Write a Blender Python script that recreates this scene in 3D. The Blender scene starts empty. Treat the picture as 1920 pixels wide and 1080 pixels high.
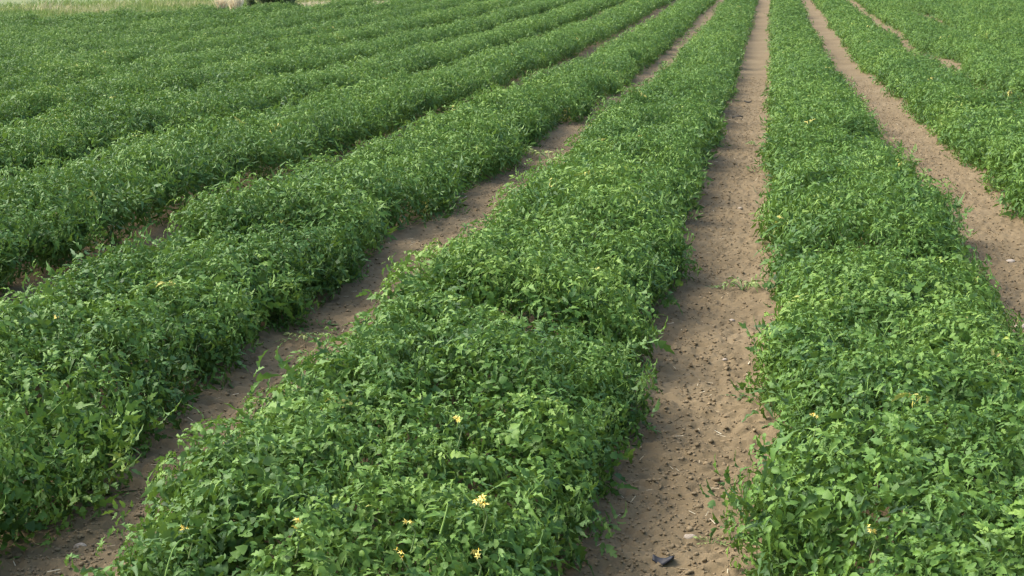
import bpy, math, random
import numpy as np

# ------------------------------------------------------------------ camera, sky, sun, exposure
sc = bpy.context.scene
C = sc.collection
FPX, CX, CY = 2700.0, 960.0, 540.0          # focal length in photo pixels (1920 wide)
CAM_H = 1.53
XV, YV = 1445.0, -60.0                       # where the rows meet
PITCH = math.atan((CY - YV) / FPX)
YAW = math.atan((XV - CX) / FPX * math.cos(PITCH))
cam_d = bpy.data.cameras.new("camera")
cam = bpy.data.objects.new("camera", cam_d)
C.objects.link(cam)
cam.location = (0, 0, CAM_H)
cam.rotation_euler = (math.pi / 2 - PITCH, 0, YAW)
cam_d.sensor_width = 36
cam_d.lens = FPX / 1920 * 36
cam_d.clip_start = 0.1
cam_d.clip_end = 3000
cam_d.dof.use_dof = True
cam_d.dof.focus_distance = 5.0
cam_d.dof.aperture_fstop = 20
sc.camera = cam

SUN_EL, SUN_AZ = 46.0, 272.0                 # azimuth clockwise from +Y (the way the rows run)
w = bpy.data.worlds.new("World")
sc.world = w
w.use_nodes = True
nt = w.node_tree
bg = nt.nodes["Background"]
sky = nt.nodes.new("ShaderNodeTexSky")
sky.sky_type = 'NISHITA'
sky.sun_disc = False
sky.sun_elevation = math.radians(SUN_EL)
sky.sun_rotation = math.radians(SUN_AZ)
sky.dust_density = 3.0
sky.ozone_density = 0.6
nt.links.new(sky.outputs[0], bg.inputs[0])
bg.inputs[1].default_value = 0.15
sun_d = bpy.data.lights.new("sun", 'SUN')
sun_d.energy = 1.9
sun_d.angle = math.radians(32)
sun_d.color = (1.0, 0.97, 0.93)
sun = bpy.data.objects.new("sun", sun_d)
C.objects.link(sun)
sun.rotation_euler = (math.radians(90 - SUN_EL), 0, math.radians(180 - SUN_AZ))
sc.view_settings.view_transform = 'Standard'
sc.view_settings.look = 'None'
sc.view_settings.exposure = 1.45
sc.view_settings.gamma = 1.0
sc.cycles.filter_width = 1.4
sc.cycles.max_bounces = 6
sc.cycles.transparent_max_bounces = 4

random.seed(5)

# ------------------------------------------------------------------ numeric helpers
def hash2(ix, iy, seed):
    n = (ix.astype(np.int64) * 374761393 + iy.astype(np.int64) * 668265263 + seed * 974711) & 0x7fffffff
    n = ((n ^ (n >> 13)) * 1274126177) & 0x7fffffff
    n = n ^ (n >> 16)
    return (n & 0xffff) / 32767.5 - 1.0

def vnoise(x, y, seed=0):
    x = np.asarray(x, float); y = np.asarray(y, float)
    x, y = np.broadcast_arrays(x, y)
    ix = np.floor(x); iy = np.floor(y)
    fx = x - ix; fy = y - iy
    fx = fx * fx * (3 - 2 * fx); fy = fy * fy * (3 - 2 * fy)
    a = hash2(ix, iy, seed); b = hash2(ix + 1, iy, seed)
    c = hash2(ix, iy + 1, seed); d = hash2(ix + 1, iy + 1, seed)
    return (a * (1 - fx) + b * fx) * (1 - fy) + (c * (1 - fx) + d * fx) * fy

def fbm(x, y, seed=0, octs=3):
    s = 0; a = 1; t = 0
    for k in range(octs):
        s = s + a * vnoise(np.asarray(x) * 2 ** k, np.asarray(y) * 2 ** k, seed + 17 * k)
        t += a; a *= 0.5
    return s / t

GY = np.array([-30, 0, 9, 13, 18, 25, 30, 35, 42, 50, 58, 70, 120, 400.])
GZ = np.array([0, 0, 0, -.04, -.11, -.14, -.11, -.03, .10, .25, .42, .72, 1.9, 6.])
_ty = np.linspace(-30, 400, 4301)
_tz = np.interp(_ty, GY, GZ)
_k = np.hanning(61); _k /= _k.sum()
_tz = np.convolve(np.pad(_tz, 30, mode='edge'), _k, mode='valid')
def terrain(y):
    return np.interp(y, _ty, _tz)

SP, C0 = 1.48, 0.525
GAPS = [(-1.70, .30), (-0.22, .30), (1.26, .30)]
def furrow(x):                               # the beds stand a little above the furrows
    ph = (x - (C0 - SP / 2)) / SP * 2 * math.pi
    return -0.025 * np.cos(ph) + 0.025
def ground_z(x, y):
    return terrain(y) + furrow(x)

def look():
    F = np.array([-math.sin(YAW) * math.cos(PITCH), math.cos(YAW) * math.cos(PITCH), -math.sin(PITCH)])
    R = np.array([math.cos(YAW), math.sin(YAW), 0.0])
    return R, np.cross(R, F), F
RV, UV_, FV = look()
def ray(px, py):
    return RV * (px - CX) / FPX + UV_ * (CY - py) / FPX + FV
def on_ground(px, py):
    d = ray(px, py)
    t = CAM_H / -d[2]
    for _ in range(25):
        p = d * t
        t = (CAM_H - float(ground_z(p[0], p[1]))) / -d[2]
    p = d * t
    return float(p[0]), float(p[1]), float(ground_z(p[0], p[1]))

# ------------------------------------------------------------------ object helpers
def link(o, parent=None):
    C.objects.link(o)
    if parent: o.parent = parent
    return o
def mesh_obj(name, V, T, mat, parent=None, tint=None, smooth=True):
    V = np.ascontiguousarray(V, np.float32); T = np.ascontiguousarray(T, np.int32)
    me = bpy.data.meshes.new(name)
    me.vertices.add(len(V)); me.vertices.foreach_set("co", V.ravel())
    k = T.shape[1]
    me.loops.add(T.size); me.loops.foreach_set("vertex_index", T.ravel())
    me.polygons.add(len(T))
    me.polygons.foreach_set("loop_start", np.arange(0, T.size, k, dtype=np.int32))
    if smooth: me.polygons.foreach_set("use_smooth", np.ones(len(T), bool))
    if tint is not None:
        at = me.attributes.new("tint", 'FLOAT', 'POINT')
        at.data.foreach_set("value", np.ascontiguousarray(tint, np.float32))
    me.update(calc_edges=True)
    me.materials.append(mat)
    return link(bpy.data.objects.new(name, me), parent)
def tag(o, label=None, cat=None, group=None, kind=None):
    if label: o["label"] = label
    if cat: o["category"] = cat
    if group: o["group"] = group
    if kind: o["kind"] = kind
    return o
def empty(name, loc):
    o = bpy.data.objects.new(name, None); o.location = loc
    o.empty_display_size = 0.1
    return link(o)

# ------------------------------------------------------------------ materials
def new_mat(name):
    m = bpy.data.materials.new(name); m.use_nodes = True
    n = m.node_tree.nodes; n.clear()
    out = n.new("ShaderNodeOutputMaterial")
    return m, n, m.node_tree.links, out
def ramp(n, stops):
    r = n.new("ShaderNodeValToRGB")
    e = r.color_ramp.elements
    while len(e) < len(stops): e.new(0.5)
    for el, (p, c) in zip(e, stops):
        el.position = p; el.color = (*c, 1)
    return r
def leaf_mat(name, stops, trans=0.16, rough=0.58, back=(0.16, 0.23, 0.12), spec=0.28, tcol=(0.30, 0.48, 0.06)):
    m, n, L, out = new_mat(name)
    at = n.new("ShaderNodeAttribute"); at.attribute_name = "tint"
    geo = n.new("ShaderNodeNewGeometry")
    nz = n.new("ShaderNodeTexNoise"); nz.inputs["Scale"].default_value = 2.2; nz.inputs["Detail"].default_value = 2
    L.new(geo.outputs["Position"], nz.inputs["Vector"])
    nf = n.new("ShaderNodeTexNoise"); nf.inputs["Scale"].default_value = 70; nf.inputs["Detail"].default_value = 2
    L.new(geo.outputs["Position"], nf.inputs["Vector"])
    a = n.new("ShaderNodeMath"); a.operation = 'MULTIPLY_ADD'
    L.new(nz.outputs[0], a.inputs[0]); a.inputs[1].default_value = 0.5; a.inputs[2].default_value = -0.25
    b = n.new("ShaderNodeMath"); b.operation = 'ADD'
    L.new(at.outputs["Fac"], b.inputs[0]); L.new(a.outputs[0], b.inputs[1])
    c = n.new("ShaderNodeMath"); c.operation = 'MULTIPLY_ADD'
    L.new(nf.outputs[0], c.inputs[0]); c.inputs[1].default_value = 0.24; L.new(b.outputs[0], c.inputs[2])
    r = ramp(n, stops); L.new(c.outputs[0], r.inputs[0])
    mb = n.new("ShaderNodeMixRGB"); mb.inputs[2].default_value = (*back, 1)
    bf = n.new("ShaderNodeMath"); bf.operation = 'MULTIPLY'; bf.inputs[1].default_value = 0.2
    L.new(geo.outputs["Backfacing"], bf.inputs[0]); L.new(bf.outputs[0], mb.inputs[0]); L.new(r.outputs[0], mb.inputs[1])
    p = n.new("ShaderNodeBsdfPrincipled")
    L.new(mb.outputs[0], p.inputs["Base Color"])
    p.inputs["Roughness"].default_value = rough
    p.inputs["Specular IOR Level"].default_value = spec
    bump = n.new("ShaderNodeBump"); bump.inputs["Strength"].default_value = 0.35; bump.inputs["Distance"].default_value = 0.004
    L.new(nf.outputs[0], bump.inputs["Height"]); L.new(bump.outputs[0], p.inputs["Normal"])
    t = n.new("ShaderNodeBsdfTranslucent")
    tm = n.new("ShaderNodeMixRGB"); tm.inputs[0].default_value = 0.45; tm.inputs[2].default_value = (*tcol, 1)
    L.new(r.outputs[0], tm.inputs[1]); L.new(tm.outputs[0], t.inputs[0])
    mx = n.new("ShaderNodeMixShader"); mx.inputs[0].default_value = trans
    L.new(p.outputs[0], mx.inputs[1]); L.new(t.outputs[0], mx.inputs[2]); L.new(mx.outputs[0], out.inputs[0])
    return m
def plain_mat(name, stops, scale=30.0, rough=0.8, bump=0.3, spec=0.3, bdist=0.01):
    m, n, L, out = new_mat(name)
    geo = n.new("ShaderNodeNewGeometry")
    nz = n.new("ShaderNodeTexNoise"); nz.inputs["Scale"].default_value = scale; nz.inputs["Detail"].default_value = 5
    L.new(geo.outputs["Position"], nz.inputs["Vector"])
    r = ramp(n, stops); L.new(nz.outputs[0], r.inputs[0])
    p = n.new("ShaderNodeBsdfPrincipled"); L.new(r.outputs[0], p.inputs["Base Color"])
    p.inputs["Roughness"].default_value = rough; p.inputs["Specular IOR Level"].default_value = spec
    b = n.new("ShaderNodeBump"); b.inputs["Strength"].default_value = bump; b.inputs["Distance"].default_value = bdist
    L.new(nz.outputs[0], b.inputs["Height"]); L.new(b.outputs[0], p.inputs["Normal"])
    L.new(p.outputs[0], out.inputs[0])
    return m

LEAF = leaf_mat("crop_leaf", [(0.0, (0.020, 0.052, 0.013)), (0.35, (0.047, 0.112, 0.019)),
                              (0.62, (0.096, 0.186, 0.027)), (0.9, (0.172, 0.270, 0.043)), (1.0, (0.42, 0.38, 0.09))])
WEED = leaf_mat("pale_leaf", [(0.0, (0.10, 0.18, 0.04)), (0.5, (0.20, 0.29, 0.08)), (1.0, (0.36, 0.38, 0.12))], rough=0.5)
SHRUB = leaf_mat("shrub_leaf", [(0.0, (0.010, 0.024, 0.012)), (0.6, (0.022, 0.045, 0.018)), (1.0, (0.06, 0.09, 0.03))],
                 trans=0.12, back=(0.05, 0.08, 0.04))
GRASS = leaf_mat("margin_grass_blade", [(0.0, (0.08, 0.15, 0.04)), (0.4, (0.16, 0.24, 0.055)),
                              (0.7, (0.28, 0.30, 0.10)), (1.0, (0.48, 0.40, 0.24))], rough=0.7, back=(0.3, 0.32, 0.15))
STRAW = leaf_mat("dry_grass_blade", [(0.0, (0.40, 0.32, 0.20)), (0.5, (0.62, 0.53, 0.35)), (1.0, (0.84, 0.78, 0.58))],
                 rough=0.75, trans=0.4, back=(0.6, 0.5, 0.36), tcol=(0.6, 0.5, 0.3))
STEM = plain_mat("green_stem", [(0.3, (0.10, 0.17, 0.05)), (0.7, (0.22, 0.28, 0.10))], 25, 0.6, 0.1)
PETAL = plain_mat("yellow_petal", [(0.3, (0.72, 0.58, 0.10)), (0.7, (0.79, 0.69, 0.24))], 60, 0.6, 0.1)
ANTHER = plain_mat("orange_anther", [(0.3, (0.62, 0.36, 0.03)), (0.7, (0.72, 0.48, 0.05))], 60, 0.6, 0.1)
STONE = plain_mat("pale_stone", [(0.3, (0.28, 0.225, 0.16)), (0.7, (0.42, 0.355, 0.275))], 40, 0.85, 0.3)
SCRAP = plain_mat("dark_film", [(0.3, (0.008, 0.009, 0.011)), (0.7, (0.02, 0.021, 0.025))], 30, 0.6, 0.3, 0.5)
DEAD = plain_mat("withered_leaf", [(0.3, (0.022, 0.020, 0.014)), (0.7, (0.06, 0.05, 0.03))], 50, 0.8, 0.3)
BARK = plain_mat("bark", [(0.3, (0.09, 0.07, 0.05)), (0.7, (0.2, 0.16, 0.12))], 30, 0.9, 0.5)

def soil_mat():
    m, n, L, out = new_mat("tilled_soil")
    geo = n.new("ShaderNodeNewGeometry")
    def noise(s, d=5, rough=0.6):
        z = n.new("ShaderNodeTexNoise"); z.inputs["Scale"].default_value = s; z.inputs["Detail"].default_value = d
        z.inputs["Roughness"].default_value = rough
        L.new(geo.outputs["Position"], z.inputs["Vector"]); return z
    n1 = noise(1.3, 3); n2 = noise(22, 6, 0.7); n3 = noise(150, 4, 0.75)
    r1 = ramp(n, [(0.25, (0.116, 0.085, 0.045)), (0.55, (0.162, 0.121, 0.065)), (0.8, (0.216, 0.165, 0.094))])
    mx = n.new("ShaderNodeMath"); mx.operation = 'MULTIPLY_ADD'; mx.inputs[1].default_value = 0.6
    L.new(n1.outputs[0], mx.inputs[0])
    m2 = n.new("ShaderNodeMath"); m2.operation = 'MULTIPLY'; m2.inputs[1].default_value = 0.55
    L.new(n2.outputs[0], m2.inputs[0]); L.new(m2.outputs[0], mx.inputs[2]); L.new(mx.outputs[0], r1.inputs[0])
    p = n.new("ShaderNodeBsdfPrincipled"); L.new(r1.outputs[0], p.inputs["Base Color"])
    p.inputs["Roughness"].default_value = 0.95; p.inputs["Specular IOR Level"].default_value = 0.15
    ad = n.new("ShaderNodeMath"); ad.operation = 'MULTIPLY_ADD'; ad.inputs[1].default_value = 0.4
    L.new(n3.outputs[0], ad.inputs[0]); L.new(n2.outputs[0], ad.inputs[2])
    b = n.new("ShaderNodeBump"); b.inputs["Strength"].default_value = 0.6; b.inputs["Distance"].default_value = 0.008
    L.new(ad.outputs[0], b.inputs["Height"]); L.new(b.outputs[0], p.inputs["Normal"])
    L.new(p.outputs[0], out.inputs[0])
    return m
SOIL = soil_mat()
CLOD = plain_mat("dry_clod", [(0.3, (0.165, 0.123, 0.067)), (0.7, (0.245, 0.186, 0.108))], 30, 0.95, 0.1, 0.1, 0.002)
TURF = plain_mat("margin_turf", [(0.3, (0.08, 0.12, 0.035)), (0.7, (0.19, 0.20, 0.075))], 4, 0.95, 0.4)

# ------------------------------------------------------------------ field edge, ground
def field_end(x):
    return np.clip(46.0 + (np.asarray(x, float) + 12.5) * 1.75, 24, 66)

def soil_relief(x, y):
    near = np.clip((30 - y) / 18, 0, 1)
    z = 0.010 * fbm(x * 5, y * 4, 3, 3) + 0.010 * fbm(x * 24, y * 21, 5, 3) + .010 * vnoise(x * 52, y * 48, 6)
    z += 0.018 * np.maximum(0, fbm(x * 2.2, y * 2.0, 9, 2))
    z += .006 * np.sin(y * 70 + 2.5 * vnoise(x * 3, y * 3, 12)) * np.clip(vnoise(x * 1.1, y * .9, 13) + .3, 0, 1)
    return z * near

def build_ground():
    xs = [-420., -150., -70., -45.]
    xs += list(np.arange(-34, -2.2, 0.16)) + list(np.arange(-2.2, 1.75, 0.012)) + list(np.arange(1.75, 2.4, 0.05))
    xs += list(np.arange(2.4, 3.1, 0.03)) + list(np.arange(3.1, 16, 0.16)) + [20., 30., 60., 150., 420.]
    ys = [-30., -10.]; y = 0.0
    while y < 70:
        ys.append(y)
        y += 0.012 if 3 < y < 5 else (0.0035 * max(y, 3.4) if y > 5 else 0.1)
    ys += [75., 85., 100., 130., 180., 260., 400.]
    xs = np.array(xs); ys = np.array(ys)
    X, Y = np.meshgrid(xs, ys)
    fl = np.clip((field_end(X) + 0.3 - Y) / 1.0, 0, 1) * np.clip((16 - X) / 2, 0, 1) * np.clip((X + 33) / 2, 0, 1)
    Z = terrain(Y) + fl * (furrow(X) + soil_relief(X, Y))
    nx, ny = len(xs), len(ys)
    V = np.stack([X, Y, Z], -1).reshape(-1, 3)
    i = (np.arange(ny - 1)[:, None] * nx + np.arange(nx - 1)[None, :]).ravel()
    Q = np.stack([i, i + 1, i + nx + 1, i + nx], 1)
    o = mesh_obj("soil", V, Q, SOIL)
    o.data.materials.append(TURF)
    cxm = V[Q].mean(1)
    mi = ((cxm[:, 1] > field_end(cxm[:, 0]) + 0.4) | (cxm[:, 0] < -32.5) | (cxm[:, 0] > 15.5)).astype(np.int32)
    o.data.polygons.foreach_set("material_index", mi)
    tag(o, "bare brown tilled soil in the furrows under the crop rows", "soil", kind="structure")
build_ground()

# ------------------------------------------------------------------ compound leaf templates
def leaflet(lod, l, wd, fold, curl, r):
    """one leaflet along +y from the origin, blade normal +z; returns verts, tris"""
    if lod == 0:
        ts = [0, .16, .33, .45, .60, .72, .87, 1.0]
        j = lambda a: a + r.uniform(-.04, .04)
        hw = [0, j(.34), j(.56), j(.27), j(.44), j(.18), j(.16), 0]; back = [0, -.02, .08, -.02, .08, -.01, .05, 0]
    elif lod == 1:
        ts = [0, .42, 1.0]; hw = [0, .42, 0]; back = [0, 0, 0]
    else:
        ts = [0, .42, 1.0]; hw = [0, .42, 0]; back = [0, 0, 0]
    V = []; mid = []; lf = {}; rt = {}
    for k, t in enumerate(ts):
        y = t * l; z = -curl * l * t * t
        if not (lod == 2 and k == 1):
            mid.append(len(V)); V.append((0, y * (1 - .25 * curl * t), z))
        else: mid.append(None)
        if hw[k]:
            for s, dct in ((-1, lf), (1, rt)):
                dct[k] = len(V)
                xx = s * hw[k] * wd
                V.append((xx * math.cos(fold), (y + back[k] * l) * (1 - .25 * curl * t) + r.uniform(-.03, .03) * l,
                          z + abs(xx) * math.sin(fold) + r.uniform(-.06, .06) * wd))
    T = []
    if lod == 2:
        T = [(mid[0], rt[1], lf[1]), (lf[1], rt[1], mid[2])]
    else:
        n = len(ts)
        for s, d in ((-1, lf), (1, rt)):
            for k in range(n - 1):
                tri = []
                if k == 0: tri = [(mid[0], d[1], mid[1])]
                elif k == n - 2: tri = [(mid[k], d[k], mid[k + 1])]
                else: tri = [(mid[k], d[k], mid[k + 1]), (d[k], d[k + 1], mid[k + 1])]
                T += tri if s > 0 else [(a, c, b) for a, b, c in tri]
    return np.array(V), np.array(T)

def rot_z(V, a):
    c, s = math.cos(a), math.sin(a)
    return np.stack([V[:, 0] * c - V[:, 1] * s, V[:, 0] * s + V[:, 1] * c, V[:, 2]], 1)
def rot_y(V, a):
    c, s = math.cos(a), math.sin(a)
    return np.stack([V[:, 0] * c + V[:, 2] * s, V[:, 1], -V[:, 0] * s + V[:, 2] * c], 1)
def rot_x(V, a):
    c, s = math.cos(a), math.sin(a)
    return np.stack([V[:, 0], V[:, 1] * c - V[:, 2] * s, V[:, 1] * s + V[:, 2] * c], 1)

def compound(lod, seed):
    r = random.Random(seed)
    Vs, Ts, off = [], [], 0
    Lr = r.uniform(.105, .14); droop = r.uniform(2.0, 5.5)
    spec = [(1.0, 0, r.uniform(.064, .080))]
    pairs = 3 if lod < 2 else 2
    for k in range(pairs):
        for s in (-1, 1):
            spec.append((.86 - k * .27 + r.uniform(-.05, .05), s, r.uniform(.050, .066) * (1 - .10 * k)))
    for (t, s, l) in spec:
        V, T = leaflet(lod, l, l * r.uniform(.35, .49), r.uniform(-.1, .8), r.uniform(0.1, 1.2), r)
        V = rot_y(V, r.uniform(-.75, .75))
        V = rot_x(V, r.uniform(-.8, .4))
        V = rot_z(V, -s * r.uniform(.75, 1.25) + r.uniform(-.15, .15))
        y = Lr * t
        V = V + np.array([s * .006, y, -droop * y * y + r.uniform(-.006, .006)])
        Vs.append(V); Ts.append(T + off); off += len(V)
    V = np.concatenate(Vs); T = np.concatenate(Ts)
    V[:, 1] -= Lr * .45
    tl = np.concatenate([np.full(len(v), r.uniform(-.07, .07)) for v in Vs])
    return V, T, tl
TPL = {lod: [compound(lod, 100 * lod + i) for i in range(14)] for lod in (0, 1, 2)}

def instance(tpls, P, A, N, S, tint, r):
    """copies of the templates: P position, A along-axis, N blade normal (made orthogonal), S scale"""
    n = len(P)
    A = A / np.linalg.norm(A, axis=1, keepdims=True)
    N = N - A * (N * A).sum(1, keepdims=True)
    N /= np.linalg.norm(N, axis=1, keepdims=True) + 1e-9
    B = np.cross(A, N)
    which = r.integers(0, len(tpls), n)
    Vo, To, Ti, off = [], [], [], 0
    for k, (V, T, tl) in enumerate(tpls):
        ix = np.nonzero(which == k)[0]
        if not len(ix): continue
        M = np.stack([B[ix], A[ix], N[ix]], 1)                     # rows: local axes in world
        W = np.einsum('vk,ikj->ivj', V, M) * S[ix, None, None] + P[ix, None, :]
        Vo.append(W.reshape(-1, 3))
        To.append((T[None] + (np.arange(len(ix)) * len(V))[:, None, None] + off).reshape(-1, 3))
        Ti.append((tint[ix, None] + tl[None]).ravel())
        off += len(ix) * len(V)
    return np.concatenate(Vo), np.concatenate(To), np.concatenate(Ti)

# ------------------------------------------------------------------ crop rows
ROWS = list(range(-17, 9))
HGT = 0.37
def bumpg(y, c, wd): return np.exp(-((y - c) / wd) ** 2)
def half_width(k, side, y):
    """reach of row k's canopy on one side (-1 left, +1 right) at distance y"""
    gap = k if side < 0 else k + 1            # gap number: between row gap-1 and gap
    if gap == -1 and side > 0: base = .50 + .06 * np.clip((4.4 - y) / .4, 0, 1)
    elif gap == 0: base = .585 if side > 0 else .545      # long middle furrow
    elif gap == -1: base = .43 if side > 0 else .56    # left furrow
    elif gap == 1: base = .52 if side > 0 else .50      # right furrow
    elif gap == 2: base = .66 - .42 * np.clip(bumpg(y, 17.6, 1.1) + bumpg(y, 26, 2.4), 0, 1) - .17 * np.clip((y - 30) / 4, 0, 1)
    elif gap == 3: base = .64 - .22 * bumpg(y, 42, 4)
    elif gap == -2: base = (.515 if side < 0 else .535) + .09 * bumpg(y, 7.6, 1.4)
    else: base = .52 if k < 0 else .57
    sd = 40 + k * 7 + (3 if side > 0 else 0)
    base = base - (.05 if gap == 0 else .02) * np.clip((y - 5) / 4, 0, 1) * (gap in (0, 1))
    if gap < -2: base = base - .05 * np.clip((y - 13) / 9, 0, 1)
    if gap == 0 and side > 0: base = base + .035 * np.clip((5.6 - y) / .6, 0, 1)
    n = (.095 if gap == -1 else .07) * vnoise(y / .42, sd * 1.7, sd) + .05 * vnoise(y / 1.3, sd * .7, sd + 1) + .02 * vnoise(y / .17, sd, sd + 2)
    return base + n
def height(k, y):
    sd = 300 + k * 11
    return HGT + (.08 if k <= -3 else .02) + .03 * vnoise(y / .45, sd * .9, sd) + .03 * vnoise(y / 2.0, sd * .3, sd + 1)
AEXP, BEXP = 0.60, 0.68
def surf(k, t, y):
    c = np.cos(t); side = np.where(c < 0, -1.0, 1.0)
    hw = np.where(c < 0, half_width(k, -1, y), half_width(k, 1, y))
    xo = side * hw * np.abs(c) ** AEXP * (1 - np.where((k < -2) | ((k == -2) & (c < 0)), .36, .09) * (1 - np.abs(np.sin(t))) ** 2)   # narrower at the foot
    x = C0 + SP * k + xo + .03 * vnoise(y / 6.0, k * 3.3, 77)
    z = (height(k, y) + (.08 if k >= -2 else .05) * vnoise(x / .42 + k * 5, y / .48, 640 + k)) * np.abs(np.sin(t)) ** BEXP
    return x, z
def canopy_z(k, x, y):
    xo = x - C0 - SP * k
    hw = half_width(k, -1 if xo < 0 else 1, np.array([y]))[0]
    c = min(1.0, abs(xo) / hw) ** (1 / AEXP)
    return float(terrain(y) + height(k, np.array([y]))[0] * (1 - c * c) ** (BEXP / 2) + .03)
TT = np.linspace(0.0, math.pi, 200)
_x = np.sign(np.cos(TT)) * .6 * np.abs(np.cos(TT)) ** AEXP; _z = HGT * np.abs(np.sin(TT)) ** BEXP
_arc = np.concatenate([[0], np.cumsum(np.hypot(np.diff(_x), np.diff(_z)))])
ARC = float(_arc[-1])

def visible_span(k):
    """stretch of the row that the photo, or a view a step to the side, can see"""
    xc = C0 + SP * k
    lo = 2.6
    lx = (0 - XV) / FPX * 1.03
    rx = (1920 - XV) / FPX * 1.03
    if xc < 0: lo = max(lo, (xc + 2.2) / lx)
    else: lo = max(lo, (xc - 2.2) / rx)
    return lo, float(field_end(xc))

# from, to, leaf template level, shoots per m2, leaves per shoot, filler leaves per m2, leaf scale
BANDS = [(0.0, 7.0, 0, 68, 7, 330, .93), (7.0, 17.0, 1, 62, 7, 310, .98), (17.0, 30.0, 2, 54, 7, 190, 1.05), (30.0, 70.0, 2, 36, 6, 110, 1.3)]
def unit(v): return v / (np.linalg.norm(v, axis=1, keepdims=True) + 1e-9)
def on_canopy(k, y0, y1, n, r):
    y = r.uniform(y0, y1, n)
    t = np.interp(r.uniform(0, ARC, n), _arc, TT)
    x, z = surf(k, t, y)
    x2, z2 = surf(k, np.clip(t + .02, 0, math.pi), y); x1, z1 = surf(k, np.clip(t - .02, 0, math.pi), y)
    tx, tz = x2 - x1, z2 - z1
    nl = np.hypot(tx, tz) + 1e-9
    nx, nz = tz / nl, -tx / nl                                       # outward normal in the cross section
    return x, y, z, t, nx, nz, fbm(x / .30 + k * 9, y / .30, 500 + k, 2)
def foliage_of(k, lo, hi):
    r = np.random.default_rng(1000 + k)
    Vs, Ts, Is, off = [], [], [], 0
    def put(lod, P, A, N, S, ti):
        nonlocal off
        V, T, I = instance(TPL[lod], P, A, N, S, ti, r)
        V[:, 2] = np.maximum(V[:, 2], terrain(V[:, 1]) + .008)
        Vs.append(V); Ts.append(T + off); Is.append(I); off += len(V)
    for (b0, b1, lod, shd, nlf, fil, sc_) in BANDS:
        y0, y1 = max(lo, b0), min(hi, b1)
        if y1 - y0 < .05: continue
        # shoots: a rosette of leaves at each shoot tip, oldest leaves outermost and lowest
        m = int((y1 - y0) * ARC * shd)
        x, y, z, t, nx, nz, lump = on_canopy(k, y0, y1, m, r)
        vig = vnoise(x / .9 + 3, y / .9, 333)
        d = .080 * lump + .040 * vnoise(x / .14, y / .14, 710 + k) + r.normal(0, .014, m) - .03 * sc_
        low = np.abs(np.cos(t)) ** 2
        ctr = np.stack([x + nx * d, y, z + nz * d], 1)
        U = np.stack([nx * .8, np.zeros(m), nz * .8 + .45 * (1 - low)], 1) + r.normal(0, .24, (m, 3))
        U = unit(U)
        E1 = unit(np.cross(U, np.tile([.2, .95, .1], (m, 1)))); E2 = np.cross(U, E1)
        ph = r.uniform(0, 6.28, m); sz = r.uniform(.8, 1.15, m) * sc_ * (1 + .10 * vig)
        st = .045 * r.normal(0, 1, m) + .13 * vig + .10 * lump
        for q in range(nlf):
            a = ph + q * 2.4 + r.normal(0, .25, m)
            D = np.cos(a)[:, None] * E1 + np.sin(a)[:, None] * E2 + np.array([.16, 0, 0])
            up = .75 - .17 * q + r.normal(0, .18, m)
            A = D + U * up[:, None]
            A[:, 2] -= .34 + .35 * low
            A = unit(A)
            S = sz * (.58 + .075 * q) * r.uniform(.85, 1.12, m)
            S = np.minimum(S, 1.12 * sc_)
            P = ctr - U * (.012 * q * sc_) + A * (.062 * S)[:, None]
            P[:, 2] = np.maximum(P[:, 2], .02) + terrain(y)
            N = U + r.normal(0, .26, (m, 3)) + np.stack([np.zeros(m), np.zeros(m), .35 * (1 - low)], 1)
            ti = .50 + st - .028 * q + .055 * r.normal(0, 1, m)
            ti = np.where(r.random(m) < (.0014 if lod < 2 else .0008), 1.02, ti)
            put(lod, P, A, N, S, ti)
        # older leaves lower down inside the canopy
        n = int((y1 - y0) * ARC * fil)
        x, y, z, t, nx, nz, lump = on_canopy(k, y0, y1, n, r)
        d = .05 * lump - r.uniform(.05, .19, n)
        P = np.stack([x + nx * d, y, z + nz * d], 1)
        P[:, 2] = np.maximum(P[:, 2], .02 + .03 * r.random(n)) + terrain(y)
        A = np.stack([np.cos(t) + .2, np.zeros(n), np.full(n, -.3)], 1) + r.normal(0, .7, (n, 3))
        N = np.stack([nx, np.zeros(n), nz + .4], 1) + r.normal(0, .4, (n, 3))
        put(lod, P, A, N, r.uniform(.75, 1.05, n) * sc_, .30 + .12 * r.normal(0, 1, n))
    return np.concatenate(Vs), np.concatenate(Ts), np.concatenate(Is)

def tube(path, rad, sides=5):
    path = np.array(path, float); n = len(path)
    d = np.gradient(path, axis=0); d /= np.linalg.norm(d, axis=1, keepdims=True) + 1e-9
    up = np.tile([0.13, 0.27, .95], (n, 1))
    a = np.cross(d, up); a /= np.linalg.norm(a, axis=1, keepdims=True) + 1e-9
    b = np.cross(d, a)
    an = np.linspace(0, 2 * math.pi, sides, endpoint=False)
    rr = np.linspace(rad, rad * .55, n)[:, None, None]
    V = (path[:, None, :] + rr * (a[:, None, :] * np.cos(an)[None, :, None] + b[:, None, :] * np.sin(an)[None, :, None])).reshape(-1, 3)
    T = []
    for i in range(n - 1):
        for j in range(sides):
            p, q = i * sides + j, i * sides + (j + 1) % sides
            T += [(p, q, q + sides), (p, q + sides, p + sides)]
    return V, np.array(T)
class Bag:
    def __init__(s): s.V, s.T, s.n = [], [], 0
    def add(s, V, T): s.V.append(np.asarray(V, float)); s.T.append(np.asarray(T) + s.n); s.n += len(V)
    def get(s): return np.concatenate(s.V), np.concatenate(s.T)

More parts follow.
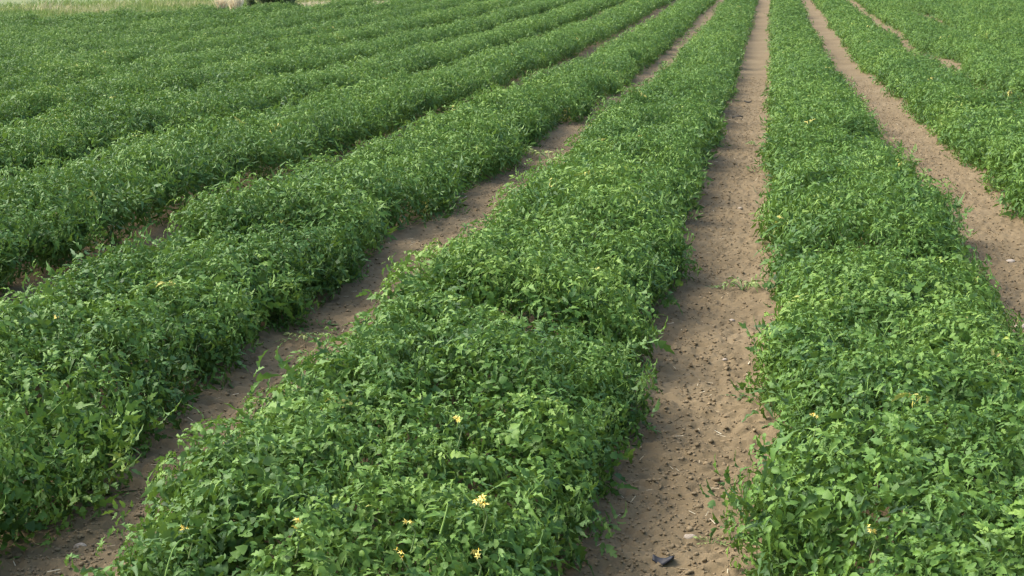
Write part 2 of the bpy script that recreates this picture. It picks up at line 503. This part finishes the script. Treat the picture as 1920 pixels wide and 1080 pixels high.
def stems_of(k, lo, hi):
    r = random.Random(150 + k); bag = Bag()
    hi = min(hi, 14.0)
    for _ in range(int(max(0, hi - lo) * 10) + 4):
        y = r.uniform(lo, max(lo + 1, hi)); t = r.uniform(.12, math.pi - .12)
        pts = []
        dt = r.uniform(-.08, .08); dy = r.uniform(-.16, .16); h0 = r.uniform(-.06, -.01)
        for s in np.linspace(0, 1, 7):
            tt = min(max(t + dt * s, .05), math.pi - .05); yy = y + dy * s
            x, z = surf(k, np.array([tt]), np.array([yy]))
            off = h0 + .045 * math.sin(s * math.pi) - .04
            pts.append((float(x[0]) + math.cos(tt) * off, yy, max(.02, float(z[0]) + math.sin(tt) * off) + float(terrain(yy))))
        bag.add(*tube(pts, r.uniform(.0018, .003)))
    return bag.get()

ROW_LABEL = {
 0: "leafy green crop row between the long middle furrow and the right-hand furrow",
 -1: "broad leafy crop row in the foreground dotted with yellow flowers, left of the middle furrow",
 -2: "leafy crop row from the lower left corner, left of the narrow left furrow",
 -3: "first crop row beyond the lower left one, with a dark shaded side facing the furrow",
 1: "leafy crop row right of the right furrow, cut by the right edge",
 2: "crop row right of the broken strip of soil at the upper right",
}
ORD = {2: "second", 3: "third", 4: "fourth", 5: "fifth", 6: "sixth", 7: "seventh", 8: "eighth", 9: "ninth", 10: "tenth",
       11: "eleventh", 12: "twelfth", 13: "thirteenth", 14: "fourteenth", 15: "fifteenth"}
row_obj = {}
SHOWN = []
for k in ROWS:
    lo, hi = visible_span(k)
    xc = C0 + SP * k
    if hi - lo < 1.0: continue
    SHOWN.append(k)
    root = empty("crop_row", (xc, lo, float(terrain(lo))))
    if k in ROW_LABEL: lab = ROW_LABEL[k]
    elif k < 0: lab = "dense crop row, %s to the left of the narrow left furrow" % ORD[-k - 1]
    else: lab = "dense crop row, %s to the right of the right furrow" % ORD[k]
    tag(root, lab, "crop row", "leafy crop rows running up the field")
    row_obj[k] = (root, lo, hi)
    base = np.array(root.location)
    V, T, I = foliage_of(k, lo, hi)
    if lo < 12:
        V2, T2 = stems_of(k, lo, hi)
        V, T, I = np.concatenate([V, V2]), np.concatenate([T, T2 + len(V)]), np.concatenate([I, np.full(len(V2), .62)])
    mesh_obj("foliage", V - base, T, LEAF, root, I)

# ------------------------------------------------------------------ yellow flowers on the rows (parts of their row)
def flower_mesh(seed):
    r = random.Random(seed); bag = Bag(); an = Bag()
    for c in range(r.choice([3, 4, 5])):
        ctr = np.array([r.uniform(-.022, .022), r.uniform(-.022, .022), r.uniform(-.006, .03)])
        tilt = r.uniform(-1.1, 1.1), r.uniform(-1.1, 1.1)
        def put(V): return rot_y(rot_x(V, tilt[0]), tilt[1]) + ctr
        for q in range(6):
            a = q * math.pi / 3 + r.uniform(-.15, .15); l = r.uniform(.014, .019)
            V = np.array([(0, 0, 0), (-.0035, l * .45, .001), (.0035, l * .45, .001), (0, l * .5, -.001), (0, l, -.006 * r.random())])
            T = np.array([(0, 3, 1), (0, 2, 3), (1, 3, 4), (3, 2, 4)])
            bag.add(put(rot_z(V, a)), T)
        V, T = tube([(0, 0, 0), (0, 0.0005, .005), (0, 0.001, .010)], .0026)
        an.add(put(V), T)
    return bag.get(), an.get()
FLOWERS = [(905, 966), (553, 1010), (770, 998), (755, 1066), (893, 1062), (858, 806), (1633, 1015), (1525, 797), (530, 428), (108, 610), (352, 1012)]
def pick_canopy(px, py):
    d = ray(px, py); best = None
    for t in np.arange(3.0, 20.0, .01):
        p = d * t; z = CAM_H + p[2]; k = round((p[0] - C0) / SP)
        if z < canopy_z(k, p[0], p[1]): return k, np.array([p[0], p[1], z])
    return None, None
for i, (px, py) in enumerate(FLOWERS):
    k, p = pick_canopy(px, py)
    if k is None or k not in row_obj: continue
    root = row_obj[k][0]; base = np.array(root.location)
    (V, T), (V2, T2) = flower_mesh(i)
    s = [.68, .62, .42, .58, .55][i] if i < 5 else .36
    o = mesh_obj("flower_cluster", np.concatenate([V, V2]) * s, np.concatenate([T, T2 + len(V)]), PETAL, root)
    o.data.materials.append(ANTHER)
    o.data.polygons.foreach_set("material_index", np.r_[np.zeros(len(T)), np.ones(len(T2))].astype(np.int32))
    o.location = p - base + np.array([0, -.01, .028])
    st, tt = tube([(0, .01, -.07), (.01, .012, -.03), (0, 0, 0)], .002)
    mesh_obj("stalk", st, tt, STEM, o)

# ------------------------------------------------------------------ clods, chaff, stones and scraps on the soil
def lump(seed, r0, flat=.65, rough=.35):
    import bmesh
    bm = bmesh.new(); bmesh.ops.create_icosphere(bm, subdivisions=2 if r0 > .012 else 1, radius=1)
    V = np.array([v.co[:] for v in bm.verts]); T = np.array([[v.index for v in f.verts] for f in bm.faces]); bm.free()
    n = vnoise(V[:, 0] * 1.7 + V[:, 2] * 1.1 + seed * 7.1, V[:, 1] * 1.7 - V[:, 2] * .9, seed) + .5 * vnoise(V[:, 0] * 4 + seed, V[:, 1] * 4 + V[:, 2] * 3, seed + 1)
    V = V * (1 + rough * n)[:, None] * np.array([1.15, .9, flat]) * r0
    return V, T
def scatter_clods():
    r = np.random.default_rng(4)
    tp = [lump(i, .03, .62, .5) + (np.zeros(0),) for i in range(8)]
    tp = [(V, T, np.zeros(len(V))) for V, T, _ in tp]
    P = []
    for (gx, hwid) in GAPS + [(2.74, .25)]:
        n = 12000 if gx < 2 else 1200
        y = 2.8 + 20 * r.random(n) ** 1.9
        x = gx + r.normal(0, .17, n)
        P.append(np.stack([x, y, ground_z(x, y) + soil_relief(x, y)], 1))
    P = np.concatenate(P); n = len(P)
    S = np.clip(.10 + r.exponential(.045, n), .10, .38)
    P[:, 2] += S * .002
    A = np.stack([r.normal(0, 1, n), r.normal(0, 1, n), r.normal(0, .2, n)], 1)
    N = np.tile([0, 0, 1.0], (n, 1)) + r.normal(0, .2, (n, 3))
    V, T, _ = instance(tp, P, A, N, S, np.zeros(n), r)
    tag(mesh_obj("soil_clods", V, T, CLOD), "small crumbly clods of brown earth strewn along the bare furrows", "soil clods", kind="stuff")
    # bits of chaff
    q = np.array([(-.5, -1, 0), (.5, -1, .1), (.4, 1, 0), (-.4, 1, .1)]) * np.array([.003, .016, .004])
    n = 700
    P = []
    for (gx, hwid) in GAPS:
        m = n // 3; y = 2.8 + 14 * r.random(m) ** 1.6; x = gx + r.normal(0, .2, m)
        P.append(np.stack([x, y, ground_z(x, y) + soil_relief(x, y) + .006], 1))
    P = np.concatenate(P); n = len(P)
    A = np.stack([r.normal(0, 1, n), r.normal(0, 1, n), r.normal(0, .15, n)], 1)
    N = np.tile([0, 0, 1.0], (n, 1)) + r.normal(0, .3, (n, 3))
    V, T, I = instance([(q, np.array([(0, 1, 2), (0, 2, 3)]), np.zeros(4))], P, A, N, r.uniform(.5, 1.2, n), r.uniform(.2, .8, n), r)
    tag(mesh_obj("chaff", V, T, STRAW, None, I), "pale bits of straw and chaff lying on the bare soil", "chaff", kind="stuff")
scatter_clods()

STONES = [(1294, 1014, .015, "round pale stone at the bottom of the middle furrow, above the dark plastic scrap"),
          (1372, 599, .013, "small pale stone in the middle furrow, just below the pale green shoots"),
          (1359, 677, .011, "tiny pale stone by the right edge of the middle furrow"),
          (1914, 614, .030, "pale stone at the right edge of the photo, in the right-hand furrow"),
          (358, 861, .017, "flat pale stone in the left-hand furrow beside the dark leafy side"),
          (151, 1034, .017, "pale flat stone near the bottom of the left-hand furrow"),
          (1388, 394, .014, "small cream stone in the middle furrow, far above the pale green shoots"),
          (1895, 492, .022, "pale stone in the right-hand furrow where the runners of the right row end")]
for i, (px, py, rr, lab) in enumerate(STONES):
    x, y, z = on_ground(px, py)
    V, T = lump(60 + i, rr, .6, .25)
    o = mesh_obj("stone", V, T, STONE); o.location = (x, y, z + float(soil_relief(np.array(x), np.array(y))) + rr * .05)
    tag(o, lab, "stone", "pale stones on the bare soil")

def sheet(seed, lx, ly, bend):
    r = random.Random(seed); n, m = 9, 6; V = []
    for j in range(m):
        for i in range(n):
            u, v = i / (n - 1) - .5, j / (m - 1) - .5
            wv = (1 - .5 * abs(u) * 2 * (.4 + .6 * r.random()))
            V.append((u * lx, v * ly * wv, bend * (math.sin(u * 5 + seed) * .5 + .5) + bend * .5 * math.cos(v * 6 + u * 3)))
    T = []
    for j in range(m - 1):
        for i in range(n - 1):
            a = j * n + i; T += [(a, a + 1, a + n + 1), (a, a + n + 1, a + n)]
    return np.array(V), np.array(T)
for nm, px, py, lx, ly, bd, mt, lab, cat in [
    ("plastic_scrap", 1243, 1063, .055, .035, .012, SCRAP, "crumpled dark plastic scrap lying at the bottom of the middle furrow", "scrap"),
    ("withered_leaf", 1383, 223, .12, .08, .018, DEAD, "dark withered leaf on the left edge of the middle furrow, far up", "leaf"),
    ("withered_leaf", 1402, 194, .09, .07, .015, DEAD, "dark withered leaf in the centre of the middle furrow, far up", "leaf")]:
    x, y, z = on_ground(px, py)
    V, T = sheet(len(lab), lx, ly, bd)
    o = mesh_obj(nm, V, T, mt); o.location = (x, y, z + .018)
    sol = o.modifiers.new("thickness", 'SOLIDIFY'); sol.thickness = .002
    tag(o, lab, cat)

# ------------------------------------------------------------------ stray shoots standing on the soil
def shoot(px, py, size, n, lab, tnt, seed, spread=1.0):
    x, y, z = on_ground(px, py)
    root = empty("weed_seedling", (x, y, z))
    tag(root, lab, "weed", "stray shoots growing in the bare furrows")
    r = np.random.default_rng(seed)
    an = r.uniform(0, 6.28, n); el = r.uniform(.15, .9, n)
    A = np.stack([np.cos(an), np.sin(an), el], 1)
    P = np.stack([np.cos(an) * size * .35 * spread, np.sin(an) * size * .35 * spread, size * (.12 + .35 * el)], 1)
    N = np.tile([0, 0, 1.0], (n, 1)) + r.normal(0, .25, (n, 3))
    V, T, I = instance(TPL[0], P, A, N, r.uniform(.8, 1.15, n) * size / .22, np.full(n, tnt) + r.normal(0, .12, n), r)
    V[:, 2] = np.maximum(V[:, 2], .012)
    mesh_obj("leaves", V, T, WEED, root, I)
    bag = Bag()
    for i in range(n): bag.add(*tube([(0, 0, .0), P[i] * .5 + np.array([0, 0, .01]), P[i]], .003 * size / .15))
    V, T = bag.get(); mesh_obj("stem", V, T, STEM, root)
shoot(1392, 545, .15, 7, "pale green shoot on the right edge of the middle furrow", .45, 1)
shoot(800, 480, .13, 7, "yellowish green weed lying in the left-hand furrow, halfway up the photo", .55, 2, 1.3)
shoot(572, 640, .12, 6, "bright yellow-green shoot at the foot of the lower left row", .6, 3)
shoot(1334, 1022, .05, 5, "tiny yellow-green seedling near the bottom right of the middle furrow", .6, 4)
shoot(1030, 302, .20, 7, "yellow-brown weed far up the left furrow, beyond the yellowish one", .8, 5, 1.4)
shoot(1417, 274, .10, 5, "small green seedling in the far part of the middle furrow", .3, 6)

# ------------------------------------------------------------------ grassy margin beyond the field, dry clumps, shrubs
def blades(P, Hs, lean, r, wd=.012):
    n = len(P); an = r.uniform(0, 6.28, n)
    dx, dy = np.cos(an), np.sin(an)
    le = r.uniform(.1, 1, n) * lean
    w2 = wd * r.uniform(.6, 1.4, n)
    la = r.uniform(0, 6.28, n)
    V = np.zeros((n, 5, 3))
    for j, (t, wf) in enumerate([(0, 1), (0, -1), (.55, .8), (.55, -.8), (1, 0)]):
        V[:, j, 0] = P[:, 0] + dx * w2 * wf + np.cos(la) * le * Hs * t * t
        V[:, j, 1] = P[:, 1] + dy * w2 * wf + np.sin(la) * le * Hs * t * t
        V[:, j, 2] = P[:, 2] + Hs * t * (1 - .3 * le * t)
    T = np.array([(0, 1, 3), (0, 3, 2), (2, 3, 4)])
    T = (T[None] + (np.arange(n) * 5)[:, None, None]).reshape(-1, 3)
    return V.reshape(-1, 3), T
def margin():
    r = np.random.default_rng(21)
    n = 110000
    x = r.uniform(-32, -4, n); dist = r.exponential(6.5, n) + .4
    y = field_end(x) + dist
    keep = (dist < 22)
    x, y, dist = x[keep], y[keep], dist[keep]; n = len(x)
    pt = fbm(x / 1.6, y / 2.2, 91, 3)
    Hs = (.28 + .18 * pt + .12 * r.random(n)) * np.clip(dist / 2.0, .35, 1.1)
    V, T = blades(np.stack([x, y, terrain(y) - .01], 1), Hs, .8, r, .018)
    ti = .42 + .75 * fbm(x / 2.4 + 5, y / 3.0, 95, 3) + r.normal(0, .13, n) + np.clip((x + 13.5) * .09, -.1, .5)
    tag(mesh_obj("margin_grass", V, T, GRASS, None, np.repeat(ti, 5)), "rough yellow-green grass along the far edge of the field", "grass", kind="stuff")
margin()
def beyond(px, d, xy=False):
    """a point d metres behind the field's far edge in the direction of photo column px"""
    dr = ray(px, 8); dr = dr / dr[1]
    lo_, hi_ = 20., 80.
    for _ in range(50):
        mid = (lo_ + hi_) / 2
        if mid < field_end(dr[0] * mid) + d: lo_ = mid
        else: hi_ = mid
    return float(dr[0] * lo_), lo_, float(terrain(lo_))
def clump(px, d, rad, hgt, n, mat, name, lab, cat, seed, group=None, t0=.5):
    x, y, z = beyond(px, d)
    r = np.random.default_rng(seed)
    a = r.uniform(0, 6.28, n); q = rad * np.sqrt(r.random(n))
    P = np.stack([np.cos(a) * q, np.sin(a) * q, np.full(n, -.02)], 1)
    V, T = blades(P, hgt * r.uniform(.6, 1.1, n), .35, r, .014)
    o = mesh_obj(name, V, T, mat, None, np.repeat(t0 + r.normal(0, .2, n), 5)); o.location = (x, y, z)
    tag(o, lab, cat, group)
clump(442, .8, .15, .85, 400, STRAW, "dry_grass_clump", "bleached cream dry grass clump at the field edge, left of the dark shrub", "dry grass", 1, "dry grass clumps at the field edge", .95)
clump(415, .9, .12, .75, 260, STRAW, "dry_grass_clump", "narrow pale clump of dry grass beside the bleached cream clump, on its left", "dry grass", 2, "dry grass clumps at the field edge", .6)
clump(601, 1.6, .7, .38, 700, STRAW, "dry_grass_clump", "wide pinkish dry grass clump at the field edge, right of the dark shrub", "dry grass", 3, "dry grass clumps at the field edge", .4)
clump(690, 1.6, .8, .34, 700, STRAW, "dry_grass_clump", "low pinkish dry grass clump, furthest right along the far margin", "dry grass", 4, "dry grass clumps at the field edge", .35)
def shrub(px, d, rad, hgt, lab, seed, n=2600):
    x, y, z = beyond(px, d)
    r = np.random.default_rng(seed)
    root = empty("shrub", (x, y, z)); tag(root, lab, "shrub", "dark shrubs beyond the field")
    cs = np.stack([np.linspace(-.8, .8, 9) * rad, r.normal(0, rad * .35, 9), r.uniform(.1, .8, 9) * hgt], 1)
    cs[::2, 2] = .12
    w_ = r.integers(0, 9, n)
    dv = r.normal(0, 1, (n, 3)); dv /= np.linalg.norm(dv, axis=1, keepdims=True)
    P = cs[w_] + dv * (rad * .5 * r.random(n) ** .5)[:, None] * np.array([1, 1, .8])
    P[:, 2] = np.maximum(P[:, 2], .06)
    V, T, I = instance(TPL[1], P, dv + r.normal(0, .6, (n, 3)), dv + np.array([0, 0, .6]), r.uniform(.6, 1.1, n), .4 + .25 * r.normal(0, 1, n), r)
    V[:, 2] = np.maximum(V[:, 2], .02)
    mesh_obj("crown", V, T, SHRUB, root, I)
    bag = Bag()
    for c in cs: bag.add(*tube([(0, 0, -.02), tuple(c * .5 + np.array([.03, 0, 0])), tuple(c)], .022))
    V, T = bag.get(); mesh_obj("trunk", V, T, BARK, root)
shrub(517, .7, .58, 1.2, "dark green shrub between the cream and the pinkish dry grass clumps", 31, 5000)
shrub(463, .9, .2, .7, "small dull shrub between the cream dry grass and the larger dark shrub", 33, 900)
